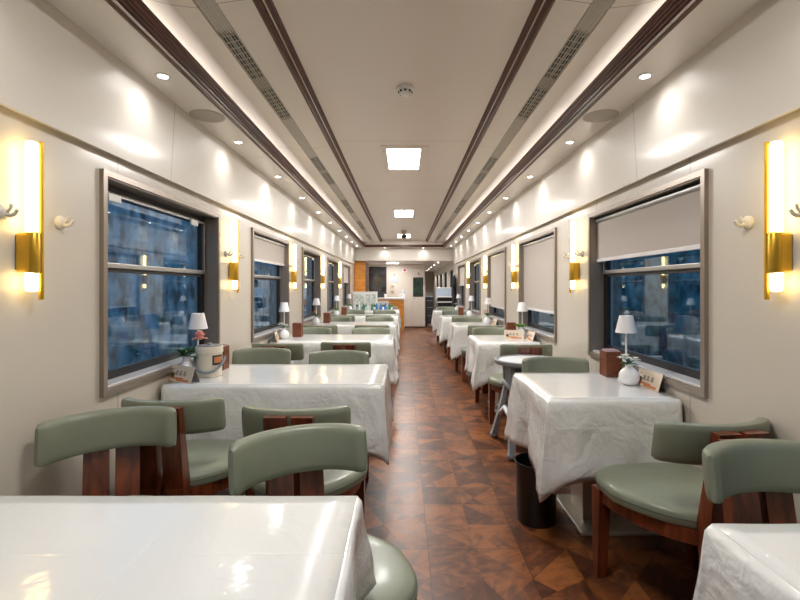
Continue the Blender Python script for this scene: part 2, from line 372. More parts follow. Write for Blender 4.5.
# windows
wn = 0
def frame_ring(m, sg, xa, xb, y0, y1, z0, z1, w):
    a, c = sorted((sg*xa, sg*xb))
    m.box(a, c, y0, y0+w, z0, z1); m.box(a, c, y1-w, y1, z0, z1)
    m.box(a, c, y0+w, y1-w, z0, z0+w); m.box(a, c, y0+w, y1-w, z1-w, z1); return m
BL = {-1: {3: 1.57, 4: 1.45}, 1: {0: 1.51, 1: 1.06, 2: 1.0, 4: 1.35}}
BL = {-1: {1: 1.57, 4: 1.42}, 1: {0: 1.505, 1: 1.06, 2: 1.0, 4: 1.35}}
ORD = ['nearest', 'second', 'third', 'fourth', 'farthest']
for sg in (-1, 1):
    for k in range(-1, 5):
        y = 2.05 + 2.03*k; wn += 1
        e = bpy.data.objects.new('window_%d' % wn, None); COL.objects.link(e); e['kind'] = 'structure'
        L = WL
        m = frame_ring(MB(), sg, 1.380, 1.402, y, y+L, WZ0, WZ1, .028); frame_ring(m, sg, 1.389, 1.53, y+.018, y+L-.018, WZ0+.018, WZ1-.018, .016)
        m.build('window_frame', 'taupe_metal', e)
        a, c = sorted((sg*1.404, sg*1.484))
        MB().box(a, c, y+.035, y+L-.035, WZ0+.034, WZ0+.044).build('window_sill', 'sill_paint', e)
        # dark gasket and aluminium sash
        m = frame_ring(MB(), sg, 1.485, 1.515, y+.034, y+L-.034, WZ0+.036, WZ1-.036, .050)
        a, c = sorted((sg*1.485, sg*1.515))
        m.box(a, c, y+.05, y+L-.05, 1.385, 1.425); m.build('gasket', 'rubber', e)
        m = MB(); a, c = sorted((sg*1.471, sg*1.489))
        m.box(a, c, y+.06, y+L-.06, 1.405, 1.432, .004); m.box(a, c, y+.06, y+L-.06, WZ1-.085, WZ1-.065, .003)
        m.box(a, c, y+.052, y+.064, 1.41, WZ1-.07, .002); m.box(a, c, y+L-.064, y+L-.052, 1.41, WZ1-.07, .002)
        m.build('sash', 'alu', e)
        for yy in (y+.16, y+L-.28):
            a, c = sorted((sg*1.462, sg*1.474)); MB().box(a, c, yy, yy+.10, WZ1-.115, WZ1-.075, .004).build('latch', 'white_plastic', e)
        a, c = sorted((sg*1.497, sg*1.503))
        MB().box(a, c, y+.07, y+L-.07, WZ0+.07, 1.39).build('pane', 'window_glass', e)
        MB().box(a, c, y+.08, y+L-.08, 1.42, WZ1-.08).build('pane', 'window_glass', e)
        zb = BL[sg].get(k)
        if zb:
            t = thing('roller_blind', '', 'blind', (sg*1.435, y+L/2, zb), 0, 'roller blinds drawn over the windows')
            side = 'left' if sg < 0 else 'right'
            t['label'] = '%s beige roller blind %s the %s %s window' % (
                {1.57: 'short', 1.42: 'half drawn', 1.505: 'broad', 1.06: 'long', 1.0: 'longest', 1.35: 'small'}[zb],
                {1.57: 'a quarter down', 1.42: 'partly down', 1.505: 'a third down', 1.06: 'most of the way down', 1.0: 'far down', 1.35: 'halfway down'}[zb], ORD[k], side)
            MB().box(-.001, .001, -L/2+.037, L/2-.037, .012, WZ1-.06-zb).build('blind_fabric', 'blind', t)
            MB().box(-.007, .007, -L/2+.037, L/2-.037, -.012, .013, .004).build('bottom_bar', 'sill_paint', t)
            MB().lathe([(.016, -L/2+.04), (.016, L/2-.04)], (0, 0, WZ1-.058-zb), 14, 'y').build('roller', 'alu', t, True)
# passage windows
for i, (a, b) in enumerate(CORW):
    wn += 1
    e = bpy.data.objects.new('window_%d' % wn, None); COL.objects.link(e); e['kind'] = 'structure'
    frame_ring(MB(), 1, 1.385, 1.50, a-.02, b+.02, .83, 1.80, .03).build('window_frame', 'rubber', e)
    MB().box(1.46, 1.466, a, b, .86, 1.77).build('pane', 'window_glass', e)
# dark kitchen hatch in the partition, and the door with a window
wn += 1
e = bpy.data.objects.new('window_%d' % wn, None); COL.objects.link(e); e['kind'] = 'structure'
MB().box(-1.09, -.58, 14.285, 14.299, .9, 1.93).build('pane', 'night_glass', e)
m = MB(); [m.box(*q) for q in ((-1.12, -1.08, 14.27, 14.298, .87, 1.96), (-.60, -.56, 14.27, 14.298, .87, 1.96), (-1.12, -.56, 14.27, 14.298, 1.93, 1.96))]
m.build('window_frame', 'rubber', e)
d = bpy.data.objects.new('door_1', None); COL.objects.link(d); d['kind'] = 'structure'
MB().box(.24, .665, 14.27, 14.299, .05, 1.88, .004).build('door_panel', 'end_panel', d)
MB().box(.30, .36, 14.262, 14.272, .93, .95, .003).build('handle', 'alu', d)
MB().box(.305, .60, 14.262, 14.272, 1.02, 1.60).build('door_pane', 'poster_green', d)
m = MB(); [m.box(*q) for q in ((.29, .306, 14.26, 14.272, 1.0, 1.62), (.598, .614, 14.26, 14.272, 1.0, 1.62), (.29, .614, 14.26, 14.272, 1.604, 1.62), (.29, .614, 14.26, 14.272, 1.0, 1.016))]
m.build('pane_frame', 'rubber', d)

# ------------------------------------------------------------------ ceiling fittings
for i, (y, nm) in enumerate(((.9, 'behind the viewer'), (4.0, 'nearest'), (7.2, 'second'), (10.5, 'farthest'))):
    lab = 'square white ceiling light panel above the viewer' if i == 0 else '%s glowing white ceiling light panel %s' % (('large', 'smaller looking', 'faint')[i-1], ('nearest the camera, past the smoke detector', 'in the middle of the aisle ceiling', 'behind the ceiling camera at the far end')[i-1])
    t = thing('ceiling_light', lab, 'ceiling light', (0, y, 2.56), 0, 'ceiling light panels above the aisle')
    MB().box(-.21, .22, -.06, .76, -.006, 0, .002).build('cover_plate', 'ceiling_panel', t)
    m = MB(); [m.box(*q) for q in ((-.165, -.155, 0, .7, -.012, -.004), (.15, .16, 0, .7, -.012, -.004), (-.165, .16, -.008, .002, -.012, -.004), (-.165, .16, .698, .708, -.012, -.004))]
    m.build('light_frame', 'white_plastic', t)
    MB().box(-.155, .15, .002, .698, -.010, -.005).build('diffuser', 'led', t)
    for yy in (.08, .62): MB().lathe([(.008, -.009), (.008, -.005)], (-.185, yy, 0), 10).build('screw', 'grille', t)
    area('ceiling_lamp', (0, .35, -.016), .29, .68, P_PANEL*(.35 if i == 0 else 1), (1, .97, .93), parent=t)
t = thing('smoke_detector', 'round white smoke detector on the ceiling before the first light', 'smoke detector', (.008, 2.80, 2.56))
MB().lathe([(.056, 0), (.057, -.014), (.048, -.022)], n=28).build('mounting_ring', 'white_plastic', t, True)
MB().lathe([(.040, -.022), (.038, -.034), (.024, -.044), (.010, -.046)], n=28).build('sensor_head', 'white_plastic', t, True)
m = MB()
for k in range(8):
    a = k*PI/4; m.box(.039*math.cos(a)-.006, .039*math.cos(a)+.006, .039*math.sin(a)-.006, .039*math.sin(a)+.006, -.033, -.024)
m.build('sensor_slot', 'vent_dark', t)
t = thing('ceiling_camera', 'small dark dome camera hanging from the ceiling far down the aisle', 'camera', (0, 9.9, 2.56))
MB().lathe([(.07, 0), (.07, -.02), (.05, -.03), (.045, -.09), (.05, -.10)], n=20).build('housing', 'grille', t, True)
MB().lathe([(.062, -.10), (.062, -.13), (.045, -.165), (.01, -.18)], n=20).build('dome', 'steel_lens', t, True)
# downlights
nd = 0
for sg in (-1, 1):
    for k in range(-2, 10):
        y = 2.26 + 1.03*k
        t = thing('downlight', '', 'downlight', (sg*1.222, y, ZS), 0, 'recessed downlights along the %s soffit' % ('left' if sg < 0 else 'right'))
        t['label'] = 'small round recessed downlight in the row along the %s side soffit' % ('left' if sg < 0 else 'right')
        MB().lathe([(.038, -.001), (.037, -.004), (.024, -.004), (.023, .0)], n=20, cap=False).build('bezel', 'white_plastic', t, True)
        MB().lathe([(.023, -.0015), (.023, -.0045)], n=18).build('lens', 'led', t)
        l = bpy.data.lights.new('spot', 'SPOT'); l.energy = P_DOWN; l.spot_size = math.radians(165); l.spot_blend = 1; l.shadow_soft_size = .05; l.color = (1, .98, .95)
        o = bpy.data.objects.new('spot_lamp', l); COL.objects.link(o); o.parent = t; o.location = (0, 0, -.03)
for sx in (-.53, .53):
    t = thing('downlight', 'small downlight under the header beam, %s of the aisle' % ('left' if sx < 0 else 'right'), 'downlight', (sx, 12.16, 2.38), 0, 'downlights before the header beam')
    MB().lathe([(.038, -.001), (.037, -.006), (.030, -.006), (.028, .0)], n=20, cap=False).build('bezel', 'white_plastic', t, True)
    MB().lathe([(.023, -.0015), (.023, -.0045)], n=18).build('lens', 'led', t)
    l = bpy.data.lights.new('spot', 'SPOT'); l.energy = 4; l.spot_size = math.radians(165); l.spot_blend = 1; l.shadow_soft_size = .05
    o = bpy.data.objects.new('spot_lamp', l); COL.objects.link(o); o.parent = t; o.location = (0, 0, -.03)
for k in range(5):
    t = thing('downlight', 'one of a line of small downlights in the passage ceiling', 'downlight', (1.0, 13.1+1.65*k, 2.04), 0, 'downlights in the passage ceiling')
    MB().lathe([(.04, -.001), (.04, -.006), (.030, -.006)], n=16).build('bezel', 'white_plastic', t)
    MB().lathe([(.030, -.006), (.030, -.008)], n=16).build('lens', 'led', t)
    l = bpy.data.lights.new('spot', 'SPOT'); l.energy = 24; l.spot_size = math.radians(130); l.shadow_soft_size = .03
    o = bpy.data.objects.new('spot_lamp', l); COL.objects.link(o); o.parent = t; o.location = (0, 0, -.03)
t = thing('ceiling_light', 'added white fill light on the ceiling above the bar counter', 'ceiling light', (-.35, 13.6, 2.04))  # invented fitting, added to brighten the dim bar end
MB().box(-.2, .2, -.12, .12, -.008, 0).build('light_frame', 'white_plastic', t); MB().box(-.18, .18, -.10, .10, -.012, -.008).build('diffuser', 'led', t)
area('ceiling_lamp', (0, 0, -.016), .34, .18, 16, (1, .96, .92), parent=t)
for sg in (-1, 1):
    t = thing('ceiling_speaker', 'round flat grey speaker grille in the %s soffit' % ('left' if sg < 0 else 'right'), 'speaker', (sg*1.23, 2.79, ZS), 0, 'round speakers in the soffits')
    MB().lathe([(.105, 0), (.103, -.004), (.094, -.005)], n=36, cap=False).build('speaker_ring', 'speaker_grey', t, True)
    MB().lathe([(.094, -.002), (.094, -.0045), (.05, -.006), (.005, -.0065)], n=36).build('speaker_mesh', 'speaker_grey', t, True)
    # cove LED strip hidden behind the cornice
    side = 'left' if sg < 0 else 'right'
    s = MB().box(min(sg*1.10, sg*1.13), max(sg*1.10, sg*1.13), Y0+.1, Y1-.3, 2.401, 2.408).build('led_strip', 'led_cove')
    tag(s, 'thin LED strip tucked behind the %s brown cornice' % side, 'light strip')
    for j in range(3): area('cove_lamp', (sg*1.13, .7+4.4*j, 2.415), .04, 4.3, P_COVE, (1, .98, .95), rot=(PI, sg*0.5, 0))
    # ventilation strip
    t = thing('air_vent_strip', 'long slotted air vent strip in the %s side of the ceiling' % side, 'air vent', (sg*.8255, 0, 2.497), 0, 'slotted vent strips in the ceiling')
    sl = -sg*math.atan2(.019, .079)
    t.rotation_euler = (0, sg*math.atan2(.019, .079), 0)
    MB().box(-.041, .041, Y0, Y1-.2, .004, .01).build('strip_bed', 'grille', t)
    m = MB()
    for j in range(6): x = -.034+.0136*j; m.box(x-.0018, x+.0018, Y0, Y1-.2, -.008, .004)
    m.build('slats', 'grille', t)
    for k in range(-1, 5):
        for a, b in ((2.10, 2.53), (2.67, 3.11)):
            a += 2.0*k; b += 2.0*k
            MB().box(-.033, .033, a, b, -.001, .0035).build('vent_opening', 'vent_dark', t)
            mm = MB(); n = int((b-a)/.05)
            for q in range(n+1): yy = a+(b-a)*q/n; mm.box(-.033, .033, yy-.002, yy+.002, -.005, -.001)
            mm.box(-.0012, .0012, a, b, -.0048, -.0012); mm.build('cross_bars', 'grille', t)
    for k in range(6):      # plain cover sections between the openings
        a = 3.14+2.0*(k-1)
        MB().box(-.036, .036, a, a+.92, -.0045, -.0015).build('cover_plate', 'grille', t)

# ------------------------------------------------------------------ sconces and hooks
def make_sconce():
    t = thing('wall_sconce', '', 'wall lamp', (0, 0, 0))          # local +x points into the room, wall at x=0
    MB().lathe([(.009, -.302), (.009, .282)], (.052, .012, 0), 12).build('brass_rod', 'brass', t, True)
    MB().lathe([(.006, -.272), (.018, -.268), (.020, -.26), (.020, .262), (.018, .272), (.006, .276)], (.044, -.020, 0), 18).build('light_tube', 'tube', t, True)
    m = MB().box(.0, .05, -.042, .006, -.20, -.06, .008); m.build('wall_bracket', 'brass', t)
    MB().lathe([(.021, -.205), (.0235, -.20), (.0235, -.06), (.021, -.055)], (.044, -.018, 0), 20).build('clamp_sleeve', 'brass', t, True)
    return t
sc = make_sconce()
def make_hook():
    t = thing('coat_hook', '', 'coat hook', (0, 0, 0))
    MB().lathe([(.027, 0), (.027, .010), (.020, .018), (.009, .022)], n=20, axis='x').build('backplate', 'hook_white', t, True)
    m = MB(); m.tube([(.012, 0, -.006), (.032, 0, -.014), (.048, 0, -.008), (.058, 0, .008)], [.008, .008, .007, .006], 10); m.build('lower_hook', 'hook_white', t, True)
    m = MB(); m.tube([(.012, 0, .002), (.026, 0, .002), (.034, 0, .012), (.036, 0, .026)], [.007, .0065, .006, .0055], 10); m.build('upper_hook', 'hook_white', t, True)
    return t
hk = make_hook()
for sg in (-1, 1):
    side = 'left' if sg < 0 else 'right'
    for k in range(5):
        y = 1.645 + 1.955*k
        rz = 0 if sg < 0 else PI
        o = dup(sc, (sg*XW, y + (.012 if sg > 0 else -.012)*0, 1.565), rz, '%s brass tube wall lamp glowing on the %s wall' % (('nearest and largest looking', 'second', 'third', 'fourth', 'farthest')[k], side), 'brass tube wall lamps')
        if sg > 0:    # mirrored hand: the tube stays on the viewer's side
            o.scale = (1, -1, 1)
        for dy in (-.095, .165):
            dup(hk, (sg*XW, y+dy, 1.572), rz, 'white double coat hook %s the %s wall lamp on the %s wall' % ('before' if dy < 0 else 'beyond', ('nearest', 'second', 'third', 'fourth', 'farthest')[k], side), 'white coat hooks beside the wall lamps')

# ------------------------------------------------------------------ chair
def make_chair():
    t = thing('dining_chair', '', 'chair')
    # seat outline (x half-widths along y)
    def outline(sc_=1.0, n=40):
        pts = []
        for i in range(n):
            a = 2*PI*i/n; c, s_ = math.cos(a), math.sin(a)
            ex = .62 if s_ > 0 else .8
            x = math.copysign(abs(c)**ex, c); y = math.copysign(abs(s_)**ex, s_)
            wx = .280 - .095*max(0, -y) ; pts.append((x*wx*sc_, .012 + y*.255*sc_))
        return pts
    def loft(levels, name, m, parent):
        v, f = [], []; n = 40
        for s_, z, dome in levels:
            for x, y in outline(s_): v.append((x, y, z))
        for j in range(len(levels)-1):
            for i in range(n): f.append((j*n+i, j*n+(i+1) % n, (j+1)*n+(i+1) % n, (j+1)*n+i))
        f.append(tuple(range(n-1, -1, -1))); f.append(tuple((len(levels)-1)*n+i for i in range(n)))
        return MB().add(v, f).build(name, m, parent, True)
    seat = loft([(.94, .415, 0), (.985, .418, 0), (1.0, .428, 0), (1.0, .446, 0), (.99, .460, 0), (.955, .470, 0), (.88, .476, 0), (.6, .479, 0), (.3, .480, 0)], 'seat', 'leather', t)
    op = outline(1.003); MB().tube([(x, y, .447) for x, y in op] + [(op[0][0], op[0][1], .447)], .0022, 5).build('piping', 'leather_seam', seat, True)
    # curved back cushion
    v, f = [], []; nu, nv = 26, 16
    for i in range(nu+1):
        q = -1+2*i/nu; x = .222*math.sin(q*1.22)/math.sin(1.22); y = -.262 + .102*(1-math.cos(q*1.22))/(1-math.cos(1.22))
        nx, ny = -math.sin(q*.9), math.cos(q*.9)
        e = (1-max(0, (abs(q)-.86)/.14)**2*.75) if abs(q) > .86 else 1
        e = max(.3, e); th = .026*e; hh = .079*(.80+.20*e) - .002
        for k in range(nv):
            a = 2*PI*k/nv; cx = math.copysign(abs(math.cos(a))**.55, math.cos(a)); cz = math.copysign(abs(math.sin(a))**.42, math.sin(a))
            zc = .740 + cz*hh - .006*q*q
            lean = -.16*(zc-.740)
            v.append((x + nx*(cx*th), y + ny*(cx*th) + lean, zc))
    for i in range(nu):
        for k in range(nv): f.append((i*nv+k, i*nv+(k+1) % nv, (i+1)*nv+(k+1) % nv, (i+1)*nv+k))
    f.append(tuple(range(nv-1, -1, -1))); f.append(tuple(nu*nv+k for k in range(nv)))
    MB().add(v, f).build('backrest', 'leather', t, True)
    for s_ in (-1, 1):
        xa, xb = sorted((s_*.011, s_*.096))
        m = MB()
        m.hexa([(xa, -.325, 0), (xb, -.325, 0), (xb, -.262, 0), (xa, -.262, 0)], [(xa, -.285, .44), (xb, -.285, .44), (xb, -.222, .44), (xa, -.222, .44)])
        m.hexa([(xa, -.285, .44), (xb, -.285, .44), (xb, -.222, .44), (xa, -.222, .44)], [(xa, -.328, .798), (xb, -.328, .798), (xb, -.290, .798), (xa, -.290, .798)])
        m.build('rear_leg', 'chair_wood', t)
        m = MB(); x0, x1 = sorted((s_*.198, s_*.256)); x2, x3 = sorted((s_*.212, s_*.256))
        m.hexa([(x2, .165, 0), (x3, .165, 0), (x3, .20, 0), (x2, .20, 0)], [(x0, .15, .40), (x1, .15, .40), (x1, .215, .40), (x0, .215, .40)])
        m.build('front_leg', 'chair_wood', t)
        m = MB()    # bowed side rail running from the front leg to the rear post
        pts = [(.244, .17), (.243, .06), (.215, -.06), (.165, -.16), (.085, -.245)]
        vv, ff = [], []
        for j, (x, y) in enumerate(pts):
            dz = .075 - .02*(j == 0)
            for (ox, z) in ((0, .345+.004*j), (-.026, .345+.004*j), (-.026, .415), (0, .415)): vv.append((s_*(x+ox), y, z))
        for j in range(len(pts)-1):
            for q in range(4): ff.append((j*4+q, j*4+(q+1) % 4, (j+1)*4+(q+1) % 4, (j+1)*4+q))
        ff += [(3, 2, 1, 0), tuple(16+q for q in range(4))]
        MB().add(vv, ff).build('side_rail', 'chair_wood', t)
    MB().box(-.2, .2, .168, .192, .36, .415).build('front_rail', 'chair_wood', t)
    return t
chair = make_chair()
# left tables: front (near) edge and depth
TL = [.51, 2.54, 4.58, 6.5, 8.5, 10.4]; TR = [.37, 2.22, 4.50, 6.40, 8.25, 10.2]; TD = .68
NL = ['the large nearest white table at bottom left', 'the second left table, set with the ice bucket', 'the third left table', 'the fourth left table', 'the fifth left table', 'the farthest left table']
NR = ['the nearest right table, cut off at bottom right', 'the second right table, with the white flower vase', 'the third right table', 'the fourth right table', 'the fifth right table', 'the farthest right table']
g = 'green padded dining chairs at the white tables'
def put_chair(x, y, rz, label): return dup(chair, (x, y, 0), rz, label, g)
# table one, far side (both turned towards the aisle)
put_chair(-.268, 1.335, PI+math.radians(25), 'green curved-back chair turned askew behind %s, aisle side' % 'the nearest left table')
put_chair(-1.05, 1.57, PI+math.radians(29), 'green curved-back chair beside the left wall, behind the nearest left table')
LC = {1: ((-1.045, 2.205), (-.455, 2.07), (-1.13, 3.36), (-.495, 3.22)),
      2: ((-1.125, 4.16), (-.53, 4.25), (-1.10, 5.2), (-.40, 5.2)),
      3: ((-1.10, 6.02), (-.42, 6.06), (-1.10, 7.2), (-.40, 7.2)),
      4: ((-1.10, 8.08), (-.45, 8.08), (-1.10, 9.2), (-.40, 9.2)),
      5: ((-1.10, 10.0), (-.45, 10.0), (-1.10, 11.15), (-.40, 11.15))}
lt = [None, 'the left table with the ice bucket', 'the third left table', 'the fourth left table', 'the fifth left table', 'the farthest left table']
for k, c in LC.items():
    put_chair(*c[0], 0, 'green chair seen from behind, window side, before %s' % lt[k])
    put_chair(*c[1], 0, 'green chair seen from behind, aisle side, before %s' % lt[k])
    put_chair(*c[2], PI, 'green chair facing the viewer, window side, behind %s' % lt[k])
    put_chair(*c[3], PI, 'green chair facing the viewer, aisle side, behind %s' % lt[k])
rt = ['the nearest right table', 'the right table with the white flower vase', 'the third right table', 'the fourth right table', 'the fifth right table', 'the farthest right table']
put_chair(1.14, 1.17, PI-math.radians(2), 'green chair cut by the right edge, facing the viewer behind the nearest right table')
RC = {1: ((1.145, 1.875), (1.045, 2.90)), 2: ((1.07, 4.09), (1.06, 5.24)), 3: ((1.06, 6.0), (1.05, 7.13)), 4: ((1.05, 7.86), (1.05, 8.97)), 5: ((1.05, 9.78), (1.05, 10.95))}
for k, c in RC.items():
    put_chair(*c[0], math.radians(7) if k == 1 else 0, 'green chair seen from behind, standing before %s' % rt[k] if k != 1 else 'large green chair seen from behind, before the right table with the white flower vase')
    put_chair(*c[1], PI, 'green chair facing the viewer behind %s' % rt[k])

# ------------------------------------------------------------------ tables and cloths
def make_table(x0, x1, y0, label):
    t = thing('dining_table', label, 'table', ((x0+x1)/2, y0+TD/2, 0), 0, 'tables under white cloths')
    hw = (x1-x0)/2; hd = TD/2
    MB().box(-hw, hw, -hd, hd, .715, .742, .004).build('tabletop', 'table_wood', t)
    cx = .02 if x0 > 0 else -.1
    MB().box(cx-.08, cx+.10, -.09, .09, .02, .715).build('column', 'pedestal', t)
    MB().box(cx-.14, cx+.30 if x0 > 0 else cx+.25, -.22, .22, 0, .022, .006).build('base_plate', 'pedestal', t)
def make_cloth(x0, x1, y0, label, sgn, seed, group):
    rnd = random.Random(seed); y1 = y0+TD
    # sides walked: front (y0), aisle, back; aisle at x1 for left tables, x0 for right tables
    xa, xw = (x1, x0) if sgn < 0 else (x0, x1)      # aisle x, wall x
    out = -sgn                                      # aisle direction in x
    per = []                                        # (point, normal, drop, foldphase, cornerweight)
    def edge(p, q, n, d0, dfun, cs):
        L = (Vector(q)-Vector(p)).length; N = max(8, int(L/.018))
        for i in range(N+1):
            s_ = i/N; pt = Vector(p).lerp(Vector(q), s_); dist = [s_*L if cs[0] else 9, (1-s_)*L if cs[1] else 9]
            c = sum(math.exp(-d_/.065) for d_ in dist)
            per.append((pt, Vector(n), d0(s_), c))
    c1 = (xa, y0, 0); c2 = (xa, y1, 0)
    fr = .375+rnd.uniform(-.01, .015); bk = .225; ad = .245 if y0 < 1 and sgn < 0 else fr
    nf, na, nb = (0, -1, 0), (out, 0, 0), (0, 1, 0)
    edge((xw, y0, 0), c1, nf, lambda s_: fr + .012*math.sin(s_*7+seed) + .02*s_, None, (0, 1))
    for i in range(1, 14):
        a = i/14*PI/2; n = Vector((out*math.sin(a), -math.cos(a), 0)); per.append((Vector(c1), n, fr, 1+1.0*(1-abs(i/7-1))))
    edge(c1, c2, na, lambda s_: ad + .015*math.sin(s_*5+seed*2), None, (1, ad == fr))
    for i in range(1, 14):
        a = i/14*PI/2; n = Vector((out*math.cos(a), math.sin(a), 0)); per.append((Vector(c2), n, ad*(1-i/14)+bk*i/14+.0, (1+.7*math.sin(a*2))*(1-i/14)*(ad == fr)))
    edge(c2, (xw, y1, 0), nb, lambda s_: bk, None, (0, 0))
    m = bmesh.new(); rows = 13; grid = []
    acc = 0; prev = per[0][0]
    f1, f2, p1, p2, p3 = rnd.uniform(11, 15), rnd.uniform(24, 31), rnd.uniform(0, 6), rnd.uniform(0, 6), rnd.uniform(0, 6)
    for (pt, n, d, c) in per:
        acc += (pt-prev).length + .012*(c > 1.001); prev = pt; colv = []
        for r in range(rows+1):
            v_ = r/rows; z = .751 - .012*(1-math.cos(min(1, v_*8)*PI/2)) - (d + (.085 if sgn > 0 else .06)*min(c, 2)/1.6)*max(0, v_-.04)
            o = .012*math.sin(min(1, v_*8)*PI/2)
            o += v_*(.022 + (.034 if sgn > 0 else .012)*min(1.3, c)) + v_*(.028 if n.y == 0 else .013)*math.sin(acc*f1+p1+v_*.9)*(1-.4*min(1, c)) + v_*.007*math.sin(acc*f2+p2-v_*1.5)
            o += .006*math.sin(v_*9+acc*4+p3)*v_
            if c > 1: o += (.035 if sgn > 0 else .02)*v_*(c-1) - .018*v_*math.sin((c-1)*PI)
            colv.append(m.verts.new((pt.x+n.x*o, pt.y+n.y*o, z)))
        grid.append(colv)
    for i in range(len(grid)-1):
        for r in range(rows):
            try: m.faces.new((grid[i][r], grid[i+1][r], grid[i+1][r+1], grid[i][r+1]))
            except ValueError: pass
    ring = [gc[0] for gc in grid]
    bmesh.ops.remove_doubles(m, verts=ring, dist=.0004)
    nx = 14
    top = [v for v in m.verts if v.is_valid and v.co.z > .7505]
    # top surface
    tv = [[m.verts.new((xw+(xa-xw)*i/nx, y0+(y1-y0)*j/nx, .7515+.0006*math.sin(i*1.3+j*.8+seed))) for j in range(nx+1)] for i in range(nx+1)]
    for i in range(nx):
        for j in range(nx): m.faces.new((tv[i][j], tv[i+1][j], tv[i+1][j+1], tv[i][j+1]))
    bmesh.ops.remove_doubles(m, verts=m.verts[:], dist=.0009)
    mb = MB(); mb.bm.free(); mb.bm = m
    o = mb.build('tablecloth', 'cloth', None, False)
    for p in o.data.polygons: p.use_smooth = True
    try: o.data.set_sharp_from_angle(angle=math.radians(60))
    except Exception: pass
    md = o.modifiers.new('thickness', 'SOLIDIFY'); md.thickness = .0025; md.offset = 0
    tag(o, label, 'tablecloth', group)
for k, y in enumerate(TL):
    make_table(-1.375, -.125, y, 'dining table hidden under the cloth of %s' % NL[k].replace('the ', '', 1).join(('the ', '')))
    make_cloth(-1.375, -.125, y, 'white glossy cloth over %s' % NL[k], -1, 3+k, 'white cloths on the left tables')
for k, y in enumerate(TR):
    x0 = (.725, .725, .76, .74, .72, .72)[k]
    make_table(x0, 1.375, y, ('small dining table under the cloth of %s' % NR[k]) if k != 1 else 'pale metal pedestal table under the cloth with the white flower vase')
    make_cloth(x0, 1.375, y, 'small white cloth hanging over %s' % NR[k], 1, 23+k, 'white cloths on the right tables')

# ------------------------------------------------------------------ tabletop things
ZT = .7535
def make_lamp():
    t = thing('table_lamp', '', 'table lamp')
    MB().lathe([(.048, 0), (.048, .008), (.02, .013), (.006, .015)], n=24).build('base', 'white_plastic', t, True)
    MB().lathe([(.0055, .012), (.0055, .31)], n=10).build('pole', 'white_plastic', t, True)
    m = MB(); m.lathe([(.060, .285), (.038, .385)], n=28, cap=False); m.lathe([(.058, .285), (.036, .383)], n=28, cap=False)
    m.lathe([(.060, .285), (.058, .285)], n=28, cap=False); m.lathe([(.0385, .385), (.004, .386)], n=28, cap=False)
    m.build('lamp_shade', 'shade_white', t, True); return t
lamp = make_lamp()
def make_box():
    t = thing('wooden_box', '', 'box')
    m = MB(); w_, h_, d_ = .049, .155, .049
    m.box(-w_, w_, -d_, -d_+.008, 0, h_); m.box(-w_, w_, d_-.008, d_, 0, h_); m.box(-w_, -w_+.008, -d_+.008, d_-.008, 0, h_); m.box(w_-.008, w_, -d_+.008, d_-.008, 0, h_); m.box(-w_+.008, w_-.008, -d_+.008, d_-.008, 0, .008)
    m.build('box_body', 'box_wood', t)
    m = MB()
    for q in range(6): m.box(-.039, .039, -.038+.0135*q, -.030+.0135*q, .01, h_+.006+.004*(q % 2))
    m.build('napkins', 'paper_pink', t); return t
wbox = make_box()
def leafblade(m, p, d, L, W):
    p = Vector(p); d = Vector(d).normalized(); a = d.cross(Vector((0, 0, 1)));
    if a.length < .1: a = Vector((1, 0, 0))
    a.normalize(); up = a.cross(d).normalized()
    pts = []
    for s_, w_ in ((0, .1), (.3, .8), (.6, 1), (.85, .55), (1, .04)):
        c = p + d*L*s_ + up*(-.25*L*s_*s_); pts.append((c - a*W*w_/2 + up*.15*W*w_, c, c + a*W*w_/2 + up*.15*W*w_))
    v = [q for r in pts for q in r]; f = []
    for i in range(4): f += [(i*3, i*3+1, i*3+4, i*3+3), (i*3+1, i*3+2, i*3+5, i*3+4)]
    m.add(v, f)
def petals(m, c, r, n=7, layers=2):
    for l in range(layers):
        for i in range(n):
            a = 2*PI*i/n + l*.4; rr = r*(1-.28*l)
            leafblade(m, (c[0], c[1], c[2]+.004*l), (math.cos(a), math.sin(a), .35+.9*l), rr, rr*.95)
